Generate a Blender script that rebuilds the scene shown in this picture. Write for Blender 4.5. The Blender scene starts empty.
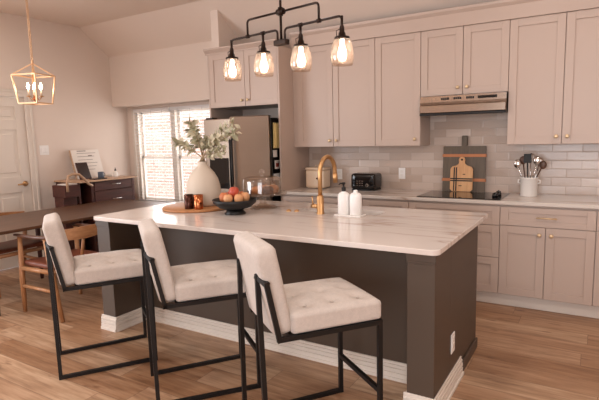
import bpy, bmesh, math, random
from mathutils import Vector, Matrix
random.seed(7)
PI = math.pi
S = bpy.context.scene
COL = S.collection

# ------------------------------------------------------------------ materials
def lin(c):
    return tuple(((v/255)/12.92 if v/255 <= .04045 else ((v/255+.055)/1.055)**2.4) for v in c)

class NT:
    def __init__(s, name):
        s.m = bpy.data.materials.new(name); s.m.use_nodes = True
        s.t = s.m.node_tree; s.b = s.t.nodes['Principled BSDF']; s.out = s.t.nodes['Material Output']
    def n(s, typ, **kw):
        x = s.t.nodes.new(typ)
        for k, v in kw.items():
            if k.startswith('i_'): x.inputs[k[2:].replace('_', ' ')].default_value = v
            else: setattr(x, k, v)
        return x
    def l(s, a, b): s.t.links.new(a, b)
    def math(s, op, a, b=None, c=None):
        x = s.n('ShaderNodeMath', operation=op)
        for i, v in enumerate((a, b, c)):
            if v is None: continue
            if isinstance(v, (int, float)): x.inputs[i].default_value = v
            else: s.l(v, x.inputs[i])
        return x.outputs[0]
    def mix(s, fac, a, b, blend='MIX'):
        x = s.n('ShaderNodeMix', data_type='RGBA', blend_type=blend)
        for i, v in ((0, fac), (6, a), (7, b)):
            if isinstance(v, (int, float)): x.inputs[i].default_value = v
            elif isinstance(v, tuple): x.inputs[i].default_value = v if len(v) == 4 else v+(1,)
            else: s.l(v, x.inputs[i])
        return x.outputs[2]
    def ramp(s, fac, stops):
        x = s.n('ShaderNodeValToRGB'); e = x.color_ramp.elements
        while len(e) < len(stops): e.new(.5)
        for i, (p, c) in enumerate(stops):
            e[i].position = p; e[i].color = c if len(c) == 4 else tuple(c)+(1,)
        s.l(fac, x.inputs[0]); return x.outputs[0]
    def obj(s, scale=(1, 1, 1)):
        tc = s.n('ShaderNodeTexCoord'); mp = s.n('ShaderNodeMapping')
        mp.inputs['Scale'].default_value = scale; s.l(tc.outputs['Object'], mp.inputs['Vector']); return mp.outputs[0]
    def noise(s, vec, scale, detail=3, rough=.55):
        x = s.n('ShaderNodeTexNoise'); x.inputs['Scale'].default_value = scale
        x.inputs['Detail'].default_value = detail; x.inputs['Roughness'].default_value = rough
        s.l(vec, x.inputs['Vector']); return x.outputs['Fac']
    def bump(s, h, strength, dist=.01):
        x = s.n('ShaderNodeBump'); x.inputs['Strength'].default_value = strength; x.inputs['Distance'].default_value = dist
        s.l(h, x.inputs['Height']); s.l(x.outputs[0], s.b.inputs['Normal'])

def simple(name, rgb, rough=.5, metal=0, var=.06, scale=6, bump=0, bscale=60, spec=.5, stretch=(1, 1, 1), coat=0):
    m = NT(name); c = lin(rgb); v = m.obj(stretch)
    f = m.noise(v, scale)
    m.l(m.mix(f, tuple(x*(1-var) for x in c), tuple(min(1, x*(1+var)) for x in c)), m.b.inputs['Base Color'])
    m.b.inputs['Roughness'].default_value = rough; m.b.inputs['Metallic'].default_value = metal
    m.b.inputs['Specular IOR Level'].default_value = spec
    m.b.inputs['Coat Weight'].default_value = coat
    if bump: m.bump(m.noise(v, bscale, 4), bump, .004)
    return m.m

def wood(name, dark, light, axis=0, rough=.45, scale=9):
    m = NT(name); st = [7, 7, 7]; st[axis] = .7
    v = m.obj(tuple(st)); f = m.noise(v, scale, 6, .6)
    f2 = m.noise(v, scale*.3, 2)
    k = m.math('ADD', m.math('MULTIPLY', f, .6), m.math('MULTIPLY', f2, .4))
    m.l(m.ramp(k, [(.32, lin(dark)), (.68, lin(light))]), m.b.inputs['Base Color'])
    m.b.inputs['Roughness'].default_value = rough
    m.bump(f, .15, .002); return m.m

def emis(name, rgb, strength):
    m = NT(name); m.b.inputs['Base Color'].default_value = lin(rgb)+(1,)
    m.b.inputs['Emission Color'].default_value = lin(rgb)+(1,); m.b.inputs['Emission Strength'].default_value = strength
    return m.m

def clear(name, tint=(255, 255, 255), gloss=.12, translucent=0.0, rough=.05):
    m = NT(name); t = m.n('ShaderNodeBsdfTransparent'); t.inputs[0].default_value = lin(tint)+(1,)
    g = m.n('ShaderNodeBsdfGlossy'); g.inputs['Roughness'].default_value = rough
    fr = m.n('ShaderNodeLayerWeight'); fr.inputs[0].default_value = .35
    fac = m.math('ADD', m.math('MULTIPLY', fr.outputs['Facing'], .36), gloss*.3)
    mx = m.n('ShaderNodeMixShader'); m.l(fac, mx.inputs[0]); m.l(t.outputs[0], mx.inputs[1]); m.l(g.outputs[0], mx.inputs[2])
    o = mx.outputs[0]
    if translucent:
        tr = m.n('ShaderNodeBsdfTranslucent'); tr.inputs[0].default_value = lin((250, 240, 228))+(1,)
        m2 = m.n('ShaderNodeMixShader'); m2.inputs[0].default_value = translucent
        m.l(o, m2.inputs[1]); m.l(tr.outputs[0], m2.inputs[2]); o = m2.outputs[0]
    m.l(o, m.out.inputs['Surface']); return m.m

def floor_mat():
    m = NT('oak_plank_floor'); tc = m.n('ShaderNodeTexCoord'); sp = m.n('ShaderNodeSeparateXYZ'); m.l(tc.outputs['Object'], sp.inputs[0])
    x, y = sp.outputs[0], sp.outputs[1]; W, L = .19, 1.5
    row = m.math('FLOOR', m.math('DIVIDE', y, W))
    wn = m.n('ShaderNodeTexWhiteNoise', noise_dimensions='1D'); m.l(row, wn.inputs['W'])
    xs = m.math('DIVIDE', m.math('ADD', x, m.math('MULTIPLY', wn.outputs['Value'], L)), L)
    pid = m.math('FLOOR', xs)
    cb = m.n('ShaderNodeCombineXYZ'); m.l(row, cb.inputs[0]); m.l(pid, cb.inputs[1])
    w2 = m.n('ShaderNodeTexWhiteNoise', noise_dimensions='2D'); m.l(cb.outputs[0], w2.inputs['Vector'])
    r = w2.outputs['Value']
    # grain, shifted per plank
    g = m.n('ShaderNodeCombineXYZ'); m.l(m.math('ADD', m.math('MULTIPLY', x, .9), m.math('MULTIPLY', r, 40)), g.inputs[0])
    m.l(m.math('MULTIPLY', y, 9), g.inputs[1])
    n1 = m.noise(g.outputs[0], 3.2, 6, .62); n2 = m.noise(g.outputs[0], 1.1, 3)
    base = m.ramp(m.math('ADD', m.math('MULTIPLY', n1, .6), m.math('MULTIPLY', n2, .4)),
                  [(.33, lin((136, 106, 84))), (.48, lin((178, 147, 120))), (.63, lin((204, 177, 152)))])
    tone = m.ramp(r, [(0, lin((214, 190, 168))), (.5, lin((238, 220, 205))), (1, lin((255, 246, 236)))])
    c = m.mix(1.0, base, tone, 'MULTIPLY')
    kn = m.n('ShaderNodeCombineXYZ'); m.l(m.math('ADD', m.math('MULTIPLY', x, 2.2), m.math('MULTIPLY', r, 17)), kn.inputs[0]); m.l(m.math('MULTIPLY', y, 8), kn.inputs[1])
    nk = m.noise(kn.outputs[0], 1.9, 2)
    c = m.mix(m.ramp(nk, [(.64, (0, 0, 0)), (.75, (.8, .8, .8))]), c, lin((112, 70, 44)))
    fy = m.math('FRACT', m.math('DIVIDE', y, W)); fx = m.math('FRACT', xs)
    ey = m.math('MINIMUM', fy, m.math('SUBTRACT', 1, fy)); ex = m.math('MULTIPLY', m.math('MINIMUM', fx, m.math('SUBTRACT', 1, fx)), L/W)
    seam = m.math('LESS_THAN', m.math('MINIMUM', ex, ey), .011)
    c = m.mix(m.math('MULTIPLY', seam, .55), c, lin((84, 54, 36)))
    m.l(c, m.b.inputs['Base Color']); m.b.inputs['Roughness'].default_value = .42
    m.bump(m.math('SUBTRACT', n1, m.math('MULTIPLY', seam, .8)), .12, .003); return m.m

def marble(name, base=(222, 210, 202)):
    m = NT(name); v = m.obj((1, 2.1, 1)); tc = m.n('ShaderNodeMapping')
    tc.inputs['Rotation'].default_value = (0, 0, .75); tc.inputs['Scale'].default_value = (.45, 1.5, 1); m.l(v, tc.inputs[0])
    n = m.noise(tc.outputs[0], 1.3, 4, .5)
    d = m.math('ABSOLUTE', m.math('SUBTRACT', n, .5))
    vein = m.ramp(d, [(0, (1, 1, 1)), (.013, (.25, .25, .25)), (.04, (0, 0, 0))])
    fade = m.noise(v, .9, 2); vf = m.math('MULTIPLY', vein, m.ramp(fade, [(.40, (0, 0, 0)), (.58, (.85, .85, .85))]))
    cloud = m.noise(v, 2.2, 4)
    b = m.mix(cloud, tuple(x*.95 for x in lin(base)), lin(base))
    m.l(m.mix(vf, b, lin((168, 140, 122))), m.b.inputs['Base Color'])
    m.b.inputs['Roughness'].default_value = .16; m.b.inputs['Specular IOR Level'].default_value = .5; return m.m

def tile_mat():
    m = NT('glazed_wall_tile'); tc = m.n('ShaderNodeTexCoord'); sp = m.n('ShaderNodeSeparateXYZ'); m.l(tc.outputs['Object'], sp.inputs[0])
    x, z = sp.outputs[0], sp.outputs[2]; H, L = .076, .235
    row = m.math('FLOOR', m.math('DIVIDE', z, H))
    xs = m.math('ADD', m.math('DIVIDE', x, L), m.math('MULTIPLY', m.math('MODULO', m.math('ADD', row, 100), 2), .5))
    cb = m.n('ShaderNodeCombineXYZ'); m.l(row, cb.inputs[0]); m.l(m.math('FLOOR', xs), cb.inputs[1])
    w = m.n('ShaderNodeTexWhiteNoise', noise_dimensions='2D'); m.l(cb.outputs[0], w.inputs['Vector'])
    c = m.ramp(w.outputs['Value'], [(0, lin((184, 163, 148))), (.55, lin((197, 177, 163))), (1, lin((210, 193, 181)))])
    fz = m.math('FRACT', m.math('DIVIDE', z, H)); fx = m.math('FRACT', xs)
    ez = m.math('MINIMUM', fz, m.math('SUBTRACT', 1, fz)); ex = m.math('MULTIPLY', m.math('MINIMUM', fx, m.math('SUBTRACT', 1, fx)), L/H)
    e = m.math('MINIMUM', ex, ez); grout = m.math('LESS_THAN', e, .022)
    c = m.mix(grout, c, lin((180, 163, 151)))
    m.l(c, m.b.inputs['Base Color'])
    m.l(m.math('ADD', .20, m.math('MULTIPLY', grout, .6)), m.b.inputs['Roughness'])
    v = m.obj(); hgt = m.math('ADD', m.math('MULTIPLY', m.noise(v, 26, 2), .8), m.math('MULTIPLY', m.math('MINIMUM', e, .12), 4))
    m.bump(hgt, .3, .005); return m.m

def brick_mat():
    m = NT('exterior_brick'); tc = m.n('ShaderNodeTexCoord'); sp = m.n('ShaderNodeSeparateXYZ'); m.l(tc.outputs['Object'], sp.inputs[0])
    cb = m.n('ShaderNodeCombineXYZ'); m.l(sp.outputs[0], cb.inputs[0]); m.l(sp.outputs[2], cb.inputs[1])
    b = m.n('ShaderNodeTexBrick'); m.l(cb.outputs[0], b.inputs['Vector'])
    b.inputs['Scale'].default_value = 1; b.inputs['Brick Width'].default_value = .24; b.inputs['Row Height'].default_value = .08; b.inputs['Mortar Size'].default_value = .012
    b.inputs['Color1'].default_value = lin((205, 158, 140))+(1,); b.inputs['Color2'].default_value = lin((226, 190, 174))+(1,); b.inputs['Mortar'].default_value = lin((236, 226, 220))+(1,)
    m.l(b.outputs['Color'], m.b.inputs['Base Color']); m.b.inputs['Roughness'].default_value = .9; return m.m

def fabric(name, rgb):
    m = NT(name); v = m.obj(); n = m.noise(v, 260, 2); n2 = m.noise(v, 35, 4, .7); c = lin(rgb)
    k = m.math('ADD', m.math('MULTIPLY', n, .5), m.math('MULTIPLY', n2, .5))
    m.l(m.ramp(k, [(.3, tuple(x*.84 for x in c)), (.7, tuple(min(1, x*1.08) for x in c))]), m.b.inputs['Base Color'])
    m.b.inputs['Roughness'].default_value = .9; m.b.inputs['Specular IOR Level'].default_value = .2
    m.b.inputs['Sheen Weight'].default_value = .15; m.bump(n, .25, .002); return m.m

M = dict(
    wall=simple('wall_paint', (224, 207, 194), .85, var=.015, scale=2),
    ceil=simple('ceiling_paint', (228, 210, 196), .9, var=.015, scale=2),
    trim=simple('white_trim_paint', (222, 210, 198), .5, var=.02),
    floor=floor_mat(), marble=marble('veined_white_quartz'), marble2=marble('pale_quartz', (214, 202, 192)),
    tile=tile_mat(), brick=brick_mat(),
    cab=simple('greige_cabinet_paint', (192, 170, 156), .42, var=.02, scale=3),
    island=simple('dark_taupe_paint', (78, 63, 51), .5, var=.06, scale=3),
    cream=fabric('cream_linen', (203, 190, 180)),
    black=simple('matte_black_metal', (24, 20, 19), .45, .3, var=.1),
    blackg=simple('gloss_black', (14, 12, 12), .12, 0, var=.1),
    blackgl=simple('black_ceramic_glass', (12, 11, 12), .05, 0, var=.05),
    bronze=simple('oiled_bronze', (48, 34, 27), .38, .7, var=.15),
    brass=simple('brushed_brass', (204, 160, 112), .34, 1, var=.06),
    copper=simple('polished_copper', (190, 112, 72), .22, 1, var=.06),
    dcopper=simple('dark_copper', (74, 42, 32), .25, .8, var=.1),
    knobb=simple('satin_brass', (232, 204, 164), .38, .7, var=.03),
    hoods=simple('hood_stainless', (152, 134, 120), .26, 1, var=.04, scale=2, stretch=(1, 1, 60)),
    lantern=simple('pale_gilt_metal', (222, 180, 140), .42, .6, var=.05),
    steel=simple('brushed_stainless', (140, 123, 109), .34, 1, var=.04, scale=2, stretch=(1, 1, 60), bump=.03, bscale=40),
    chrome=simple('chrome', (205, 200, 196), .12, 1, var=.02),
    white=simple('white_ceramic', (238, 232, 226), .22, var=.02),
    whitep=simple('white_plastic', (240, 236, 232), .4, var=.02),
    vase=simple('cream_stoneware', (206, 190, 172), .6, var=.07, scale=4, bump=.15, bscale=40),
    creamp=simple('cream_enamel', (226, 202, 176), .35, var=.02),
    oak=wood('honey_oak', (146, 96, 60), (190, 138, 94), 2),
    oakx=wood('honey_oak_rail', (146, 96, 60), (190, 138, 94), 0),
    walnut=wood('walnut_table', (64, 40, 27), (102, 68, 47), 1, .38),
    walnutx=wood('walnut_arm', (66, 38, 26), (104, 64, 44), 1, .4),
    board=wood('acacia_board', (156, 98, 58), (200, 142, 92), 0),
    maple=wood('maple_board', (196, 140, 90), (222, 172, 122), 2),
    slate=wood('smoked_wood', (80, 66, 52), (104, 88, 70), 2),
    leather=simple('tan_leather', (118, 64, 44), .45, var=.15, bump=.1),
    strap=simple('leather_strap', (190, 118, 72), .5, var=.1),
    darkwood=wood('mahogany', (56, 27, 20), (92, 46, 35), 1, .6),
    tan=wood('pale_wood_top', (176, 138, 108), (206, 170, 138), 1, .4),
    leaf=simple('sage_leaf', (162, 155, 126), .6, var=.25, scale=30),
    leaf2=simple('pale_leaf', (206, 196, 170), .6, var=.2, scale=30),
    stem=simple('stem_brown', (150, 126, 96), .7, var=.1),
    glass=clear('clear_glass', (246, 240, 234), .3, .06, .08), pane=clear('window_glass', gloss=.05),
    shade=clear('seeded_glass', (248, 236, 226), .25, .08, .15),
    bulb=emis('glowing_bulb', (255, 244, 232), 15), candle=emis('candle_bulb', (255, 230, 200), 42),
    slat=simple('white_blind_slat', (232, 228, 226), .6, var=.01),
    yellow=fabric('yellow_cotton', (224, 196, 132)),
    paper=simple('paper', (226, 216, 206), .8, var=.02), ink=simple('grey_ink', (140, 126, 116), .8),
    apple=simple('apple_skin', (186, 74, 50), .35, var=.35, scale=18), peach=simple('peach_skin', (200, 116, 72), .5, var=.35, scale=14),
    pale=simple('pale_fruit_skin', (218, 158, 110), .5, var=.3, scale=14),
    choc=simple('chocolate_pastry', (78, 40, 27), .6, var=.3, scale=30, bump=.4), golden=simple('golden_pastry', (214, 150, 98), .7, var=.3, scale=30, bump=.4),
    icing=simple('pale_icing', (228, 204, 180), .5), blue=simple('slate_blue', (84, 92, 106), .5),
    darkglass=simple('dark_screen', (52, 36, 32), .2), red=simple('brick_red_print', (150, 60, 44), .6),
    dark=simple('dark_void', (30, 24, 22), .8), ground=simple('pale_ground', (206, 196, 186), .9, var=.1),
    wire=simple('dark_wire', (60, 44, 36), .5, .4), seatd=simple('dark_leather', (66, 40, 32), .5, var=.1),
)

# ------------------------------------------------------------------ mesh helpers
class MB:
    def __init__(s): s.bm = bmesh.new()
    def _xf(s, vs, mtx):
        if mtx is not None: bmesh.ops.transform(s.bm, matrix=mtx, verts=vs)
    def _merge(s, b):
        me = bpy.data.meshes.new('t'); b.to_mesh(me); b.free(); s.bm.from_mesh(me); bpy.data.meshes.remove(me)
    def box(s, x0, x1, y0, y1, z0, z1, bev=.003, mtx=None, seg=1):
        b = bmesh.new(); bmesh.ops.create_cube(b, size=1)
        for v in b.verts:
            v.co = Vector((x0+(v.co.x+.5)*(x1-x0), y0+(v.co.y+.5)*(y1-y0), z0+(v.co.z+.5)*(z1-z0)))
        mn = min(abs(x1-x0), abs(y1-y0), abs(z1-z0))
        if bev and mn > 2.2*bev: bmesh.ops.bevel(b, geom=b.edges[:], offset=bev, segments=seg, affect='EDGES', profile=.5)
        bmesh.ops.recalc_face_normals(b, faces=b.faces[:])
        if mtx is not None: bmesh.ops.transform(b, matrix=mtx, verts=b.verts[:])
        s._merge(b); return s
    def rbox(s, c, d, r, cuts=10, fn=None, mtx=None):
        b = bmesh.new(); bmesh.ops.create_cube(b, size=2); bmesh.ops.subdivide_edges(b, edges=b.edges[:], cuts=cuts, use_grid_fill=True)
        h = Vector(d)/2
        for v in b.verts:
            p = Vector((v.co.x*h.x, v.co.y*h.y, v.co.z*h.z)); inn = Vector([max(-h[i]+r, min(h[i]-r, p[i])) for i in range(3)])
            q = p-inn; p = inn+q.normalized()*r if q.length > 1e-6 else p
            v.co = p
        if fn:
            for v in b.verts: v.co = fn(v.co.copy(), h)
        for f in b.faces: f.smooth = True
        bmesh.ops.transform(b, matrix=(mtx or Matrix())@Matrix.Translation(c) if mtx is None else mtx@Matrix.Translation(c), verts=b.verts[:])
        s._merge(b); return s
    def tube(s, pts, r, seg=10, square=False, cap=True):
        pts = [Vector(p) for p in pts]; n = len(pts); rr = r if isinstance(r, (list, tuple)) else [r]*n
        if square: seg = 4
        b = bmesh.new(); rings = []; up = None
        for i, p in enumerate(pts):
            t = ((pts[i]-pts[i-1]).normalized() if i else Vector()) + ((pts[i+1]-pts[i]).normalized() if i < n-1 else Vector())
            t.normalize()
            if up is None:
                up = Vector((0, 0, 1)) if abs(t.z) < .9 else Vector((0, 1, 0))
            x = up.cross(t)
            if x.length < 1e-4: x = Vector((1, 0, 0))
            x.normalize(); y = t.cross(x).normalized(); up = y
            k = 1
            if 0 < i < n-1:
                c = (pts[i]-pts[i-1]).normalized().dot(t); k = 1/max(.5, c)
            ring = []
            for j in range(seg):
                a = 2*PI*(j+.5)/seg; q = rr[i]*(1.4142 if square else 1)
                ring.append(b.verts.new(p+(x*math.cos(a)+y*math.sin(a))*q*(k if square else 1)))
            rings.append(ring)
        for i in range(n-1):
            for j in range(seg):
                f = b.faces.new((rings[i][j], rings[i][(j+1) % seg], rings[i+1][(j+1) % seg], rings[i+1][j])); f.smooth = not square
        if cap:
            b.faces.new(rings[0]); b.faces.new(rings[-1])
        bmesh.ops.recalc_face_normals(b, faces=b.faces[:]); s._merge(b); return s
    def lathe(s, prof, c=(0, 0, 0), seg=32, mtx=None, close=True):
        b = bmesh.new(); rings = []
        for r, z in prof:
            rings.append([b.verts.new((max(r, 1e-5)*math.cos(2*PI*j/seg), max(r, 1e-5)*math.sin(2*PI*j/seg), z)) for j in range(seg)])
        for i in range(len(rings)-1):
            for j in range(seg):
                f = b.faces.new((rings[i][j], rings[i][(j+1) % seg], rings[i+1][(j+1) % seg], rings[i+1][j])); f.smooth = True
        if close:
            b.faces.new(rings[0]); b.faces.new(rings[-1])
        bmesh.ops.remove_doubles(b, verts=b.verts[:], dist=2e-5)
        bmesh.ops.recalc_face_normals(b, faces=b.faces[:])
        bmesh.ops.transform(b, matrix=Matrix.Translation(c) @ (mtx or Matrix()), verts=b.verts[:]); s._merge(b); return s
    def prism(s, poly, h, mtx=None, bev=0):     # poly in xy, extruded +z
        b = bmesh.new(); vs = [b.verts.new((x, y, 0)) for x, y in poly]; f = b.faces.new(vs)
        ex = bmesh.ops.extrude_face_region(b, geom=[f]); bmesh.ops.translate(b, vec=(0, 0, h), verts=[v for v in ex['geom'] if isinstance(v, bmesh.types.BMVert)])
        bmesh.ops.recalc_face_normals(b, faces=b.faces[:])
        if bev: bmesh.ops.bevel(b, geom=[e for e in b.edges if abs(e.verts[0].co.z-e.verts[1].co.z) < 1e-6], offset=bev, segments=2, affect='EDGES', profile=.5)
        if mtx is not None: bmesh.ops.transform(b, matrix=mtx, verts=b.verts[:])
        s._merge(b); return s
    def ball(s, c, r, seg=16, sc=(1, 1, 1)):
        b = bmesh.new(); bmesh.ops.create_uvsphere(b, u_segments=seg, v_segments=seg//2+2, radius=r)
        for v in b.verts: v.co = Vector((v.co.x*sc[0], v.co.y*sc[1], v.co.z*sc[2]))+Vector(c)
        for f in b.faces: f.smooth = True
        s._merge(b); return s
    def build(s, name, mat, parent=None, loc=(0, 0, 0), rot=(0, 0, 0)):
        me = bpy.data.meshes.new(name); s.bm.to_mesh(me); s.bm.free(); me.materials.append(mat)
        o = bpy.data.objects.new(name, me); COL.objects.link(o); o.location = loc; o.rotation_euler = rot
        if parent: o.parent = parent
        return o

def tag(o, label, cat, group=None, kind=None):
    if label: o['label'] = label
    if cat: o['category'] = cat
    if group: o['group'] = group
    if kind: o['kind'] = kind
    return o
def thing(name, label, cat, loc=(0, 0, 0), rz=0, group=None):
    o = bpy.data.objects.new(name, None); COL.objects.link(o); o.empty_display_size = .05
    o.location = loc; o.rotation_euler = (0, 0, rz); return tag(o, label, cat, group)
def struct(mb, name, mat, label=None, parent=None):
    o = mb.build(name, mat, parent)
    if not parent:
        o['kind'] = 'structure'
        if label: o['label'] = label; 
    return o
def copy_tree(o, parent=None):
    c = o.copy(); COL.objects.link(c)
    if parent: c.parent = parent
    for ch in list(o.children): copy_tree(ch, c)
    return c
def rotX(a): return Matrix.Rotation(a, 4, 'X')
def rotY(a): return Matrix.Rotation(a, 4, 'Y')
def rotZ(a): return Matrix.Rotation(a, 4, 'Z')
def T(*p): return Matrix.Translation(p)
def rounded(x0, x1, y0, y1, r, n=6):
    out = []
    for cx, cy, a0 in ((x1-r, y1-r, 0), (x0+r, y1-r, 90), (x0+r, y0+r, 180), (x1-r, y0+r, 270)):
        for i in range(n+1):
            a = math.radians(a0+90*i/n); out.append((cx+r*math.cos(a), cy+r*math.sin(a)))
    return out

# ------------------------------------------------------------------ room shell
XL, YW, ZC = -5.95, 4.928, 2.99
XR, YR = 2.6, -2.6
struct(MB().box(XL-.1, XR+.1, YR-.1, YW+.15, -.06, 0, 0), 'floor', M['floor'])
# ceiling: flat, then sloping down towards the kitchen wall
cb = MB(); prof = [(YR-.1, ZC), (4.24, ZC), (5.08, 2.36), (5.08, 2.56), (4.3, 3.14), (YR-.1, 3.14)]
cb.prism([(y, z) for y, z in prof], XR-XL+.2, mtx=T(XL-.1, 0, 0) @ Matrix(((0, 0, 1, 0), (1, 0, 0, 0), (0, 1, 0, 0), (0, 0, 0, 1))))
struct(cb, 'ceiling', M['ceil'])
# left wall with a doorway
DY0, DY1, DZ = 2.50, 3.41, 2.035
w = MB(); w.box(XL-.1, XL, YR-.1, -2.05, 0, 3.05, 0); w.box(XL-.1, XL, 1.05, DY0, 0, 3.05, 0); w.box(XL-.1, XL, -2.05, 1.05, 0, .45, 0); w.box(XL-.1, XL, -2.05, 1.05, 2.5, 3.05, 0); w.box(XL-.1, XL, DY1, YW+.15, 0, 3.05, 0); w.box(XL-.1, XL, DY0, DY1, DZ, 3.05, 0)
struct(w, 'wall_left', M['wall'])
# back wall with the window opening
WX0, WX1, WZ0, WZ1 = -5.80, -4.31, .57, 1.935
w = MB(); w.box(XL, WX0, YW, YW+.15, 0, 2.6, 0); w.box(WX1, XR, YW, YW+.15, 0, 2.6, 0)
w.box(WX0, WX1, YW, YW+.15, 0, WZ0, 0); w.box(WX0, WX1, YW, YW+.15, WZ1, 2.6, 0)
struct(w, 'wall_back', M['wall'])
struct(MB().box(XL, -3.84, 4.68, YW, 1.97, 2.72, 0), 'trim_1', M['wall'])        # dropped header over the window recess
struct(MB().box(-3.775, -3.67, 4.36, YW, 2.49, 2.96, 0), 'trim_2', M['wall'])    # short return wall above the fridge cabinet
struct(MB().box(XR, XR+.1, YR-.1, YW+.15, 0, 3.05, 0), 'wall_right', M['wall'])
w = MB(); w.box(XL, -1.4, YR-.1, YR, 0, 3.05, 0); w.box(1.6, XR, YR-.1, YR, 0, 3.05, 0)
w.box(-1.4, 1.6, YR-.1, YR, 0, .3, 0); w.box(-1.4, 1.6, YR-.1, YR, 2.6, 3.05, 0); w.box(.06, .14, YR-.1, YR, .3, 2.6, 0)
struct(w, 'wall_rear', M['wall'])
b = MB(); b.box(XL, XL+.015, DY1+.1, YW, 0, .13, .004); b.box(XL, XL+.015, YR, DY0-.1, 0, .13, .004)
struct(b, 'baseboard_left', M['trim'])
# door
d = MB(); d.box(XL-.05, XL-.018, DY0+.005, DY1-.005, .008, DZ-.006, .002)
st = .012
for y0, y1 in ((DY0+.005, DY0+.115), (2.90, 3.01), (DY1-.115, DY1-.005)): d.box(XL-.03, XL-.018+st, y0, y1, .008, DZ-.006, .002)
for z0, z1 in ((.008, .24), (.90, 1.09), (1.65, 1.77), (1.92, DZ-.006)):
    for y0, y1 in ((DY0+.115, 2.90), (3.01, DY1-.115)): d.box(XL-.03, XL-.018+st, y0, y1, z0, z1, .002)
for z0, z1 in ((.29, .85), (1.14, 1.60), (1.80, 1.89)):
    for y0, y1 in ((DY0+.16, 2.86), (3.05, DY1-.16)): d.box(XL-.03, XL-.010, y0, y1, z0, z1, .006)
door = struct(d, 'door_1', M['trim'])
h = MB(); h.lathe([(.032, 0), (.032, .008), (.014, .012), (.012, .05)], mtx=rotY(PI/2), c=(XL-.006, DY1-.075, 1.0))
h.tube([(XL+.045, DY1-.075, 1.0), (XL+.05, DY1-.12, 1.0), (XL+.047, DY1-.19, .997)], [.011, .010, .008])
h.build('door_handle', M['brass'], door)['label'] = 'brass lever handle'
c = MB()
for y0, y1, z1 in ((DY0-.085, DY0, DZ+.085), (DY1, DY1+.085, DZ+.085)): c.box(XL, XL+.018, y0, y1, 0, z1, .004); c.box(XL, XL+.026, y0+(.05 if y0 > 3 else 0), y1-(0 if y0 > 3 else .05), 0, z1, .004)
c.box(XL, XL+.018, DY0, DY1, DZ, DZ+.085, .004); c.box(XL, XL+.026, DY0-.035, DY1+.05, DZ+.05, DZ+.085, .004)
struct(c, 'trim_3', M['trim'])
sw = thing('light_switch', 'white light switch plate on the pale wall right of the door', 'light switch', (XL, 3.61, 1.335))
MB().box(0, .006, -.06, .06, 0, .12, .002).build('plate', M['whitep'], sw)
for yy in (-.026, .026): MB().box(.005, .011, yy-.016, yy+.016, .028, .092, .002).build('rocker', M['whitep'], sw)

# window units + blinds
for i, (x0, x1) in enumerate(((WX0, (WX0+WX1)/2), ((WX0+WX1)/2, WX1))):
    wb = MB(); f = .045
    for a0, a1, z0, z1 in ((x0, x0+f, WZ0, WZ1), (x1-f, x1, WZ0, WZ1), (x0, x1, WZ0, WZ0+f), (x0, x1, WZ1-f, WZ1)): wb.box(a0, a1, YW+.02, YW+.12, z0, z1, .003)
    wn = struct(wb, 'window_%d' % (i+1), M['trim'])
    zm = 1.235
    for nm, z0, z1, yo in (('upper_sash', zm-.02, WZ1-f, .085), ('lower_sash', WZ0+f, zm+.02, .06)):
        sb = MB(); q = .035
        for a0, a1, c0, c1 in ((x0+f, x0+f+q, z0, z1), (x1-f-q, x1-f, z0, z1), (x0+f, x1-f, z0, z0+q), (x0+f, x1-f, z1-q, z1)): sb.box(a0, a1, YW+yo, YW+yo+.025, c0, c1, .002)
        so = sb.build(nm, M['trim'], wn)
        MB().box(x0+f+q-.003, x1-f-q+.003, YW+yo+.010, YW+yo+.014, z0+q-.003, z1-q+.003, 0).build('pane', M['pane'], so)
    bl = thing('window_blind', ('white horizontal blind on the window half nearest the dark drawer desk', 'white horizontal blind on the window half nearest the refrigerator')[i], 'blind', ((x0+x1)/2, YW, WZ1), 0, 'slatted window blinds')
    hw = (x1-x0)/2-.012
    MB().box(-hw, hw, -.028, .018, -.05, -.004, .003).build('head_rail', M['slat'], bl)
    sl = MB(); z = -.075
    while z > -(WZ1-WZ0)+.05:
        sl.box(-hw, hw, -.022, .022, -.0015, .0015, 0, mtx=T(0, -.005, z) @ rotX(math.radians(-7))); z -= .048
    sl.build('slats', M['slat'], bl)
    MB().box(-hw, hw, -.022, .012, z-.006, z+.012, .003).build('bottom_rail', M['slat'], bl)
    for k in (-.62, 0, .62):
        MB().tube([(k*hw, -.03, -.03), (k*hw, -.03, z)], .0016, 6).build('ladder_cord', M['ink'], bl)
struct(MB().box(WX0-.03, WX1+.03, YW-.045, YW+.02, WZ0-.03, WZ0, .004), 'trim_4', M['trim'])
c = MB(); c.box(WX1, WX1+.07, YW-.016, YW, WZ0, WZ1, .003); c.box(WX0-.05, WX0, YW-.016, YW, WZ0, WZ1, .003)
struct(c, 'trim_5', M['trim'])
# outside
struct(MB().box(-16, 2, 9.5, 9.8, -.3, 3.2, 0), 'wall_exterior', M['brick'])
struct(MB().box(-16, 4, YW+.2, 9.5, -.4, -.3, 0), 'ground', M['ground'])

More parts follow.
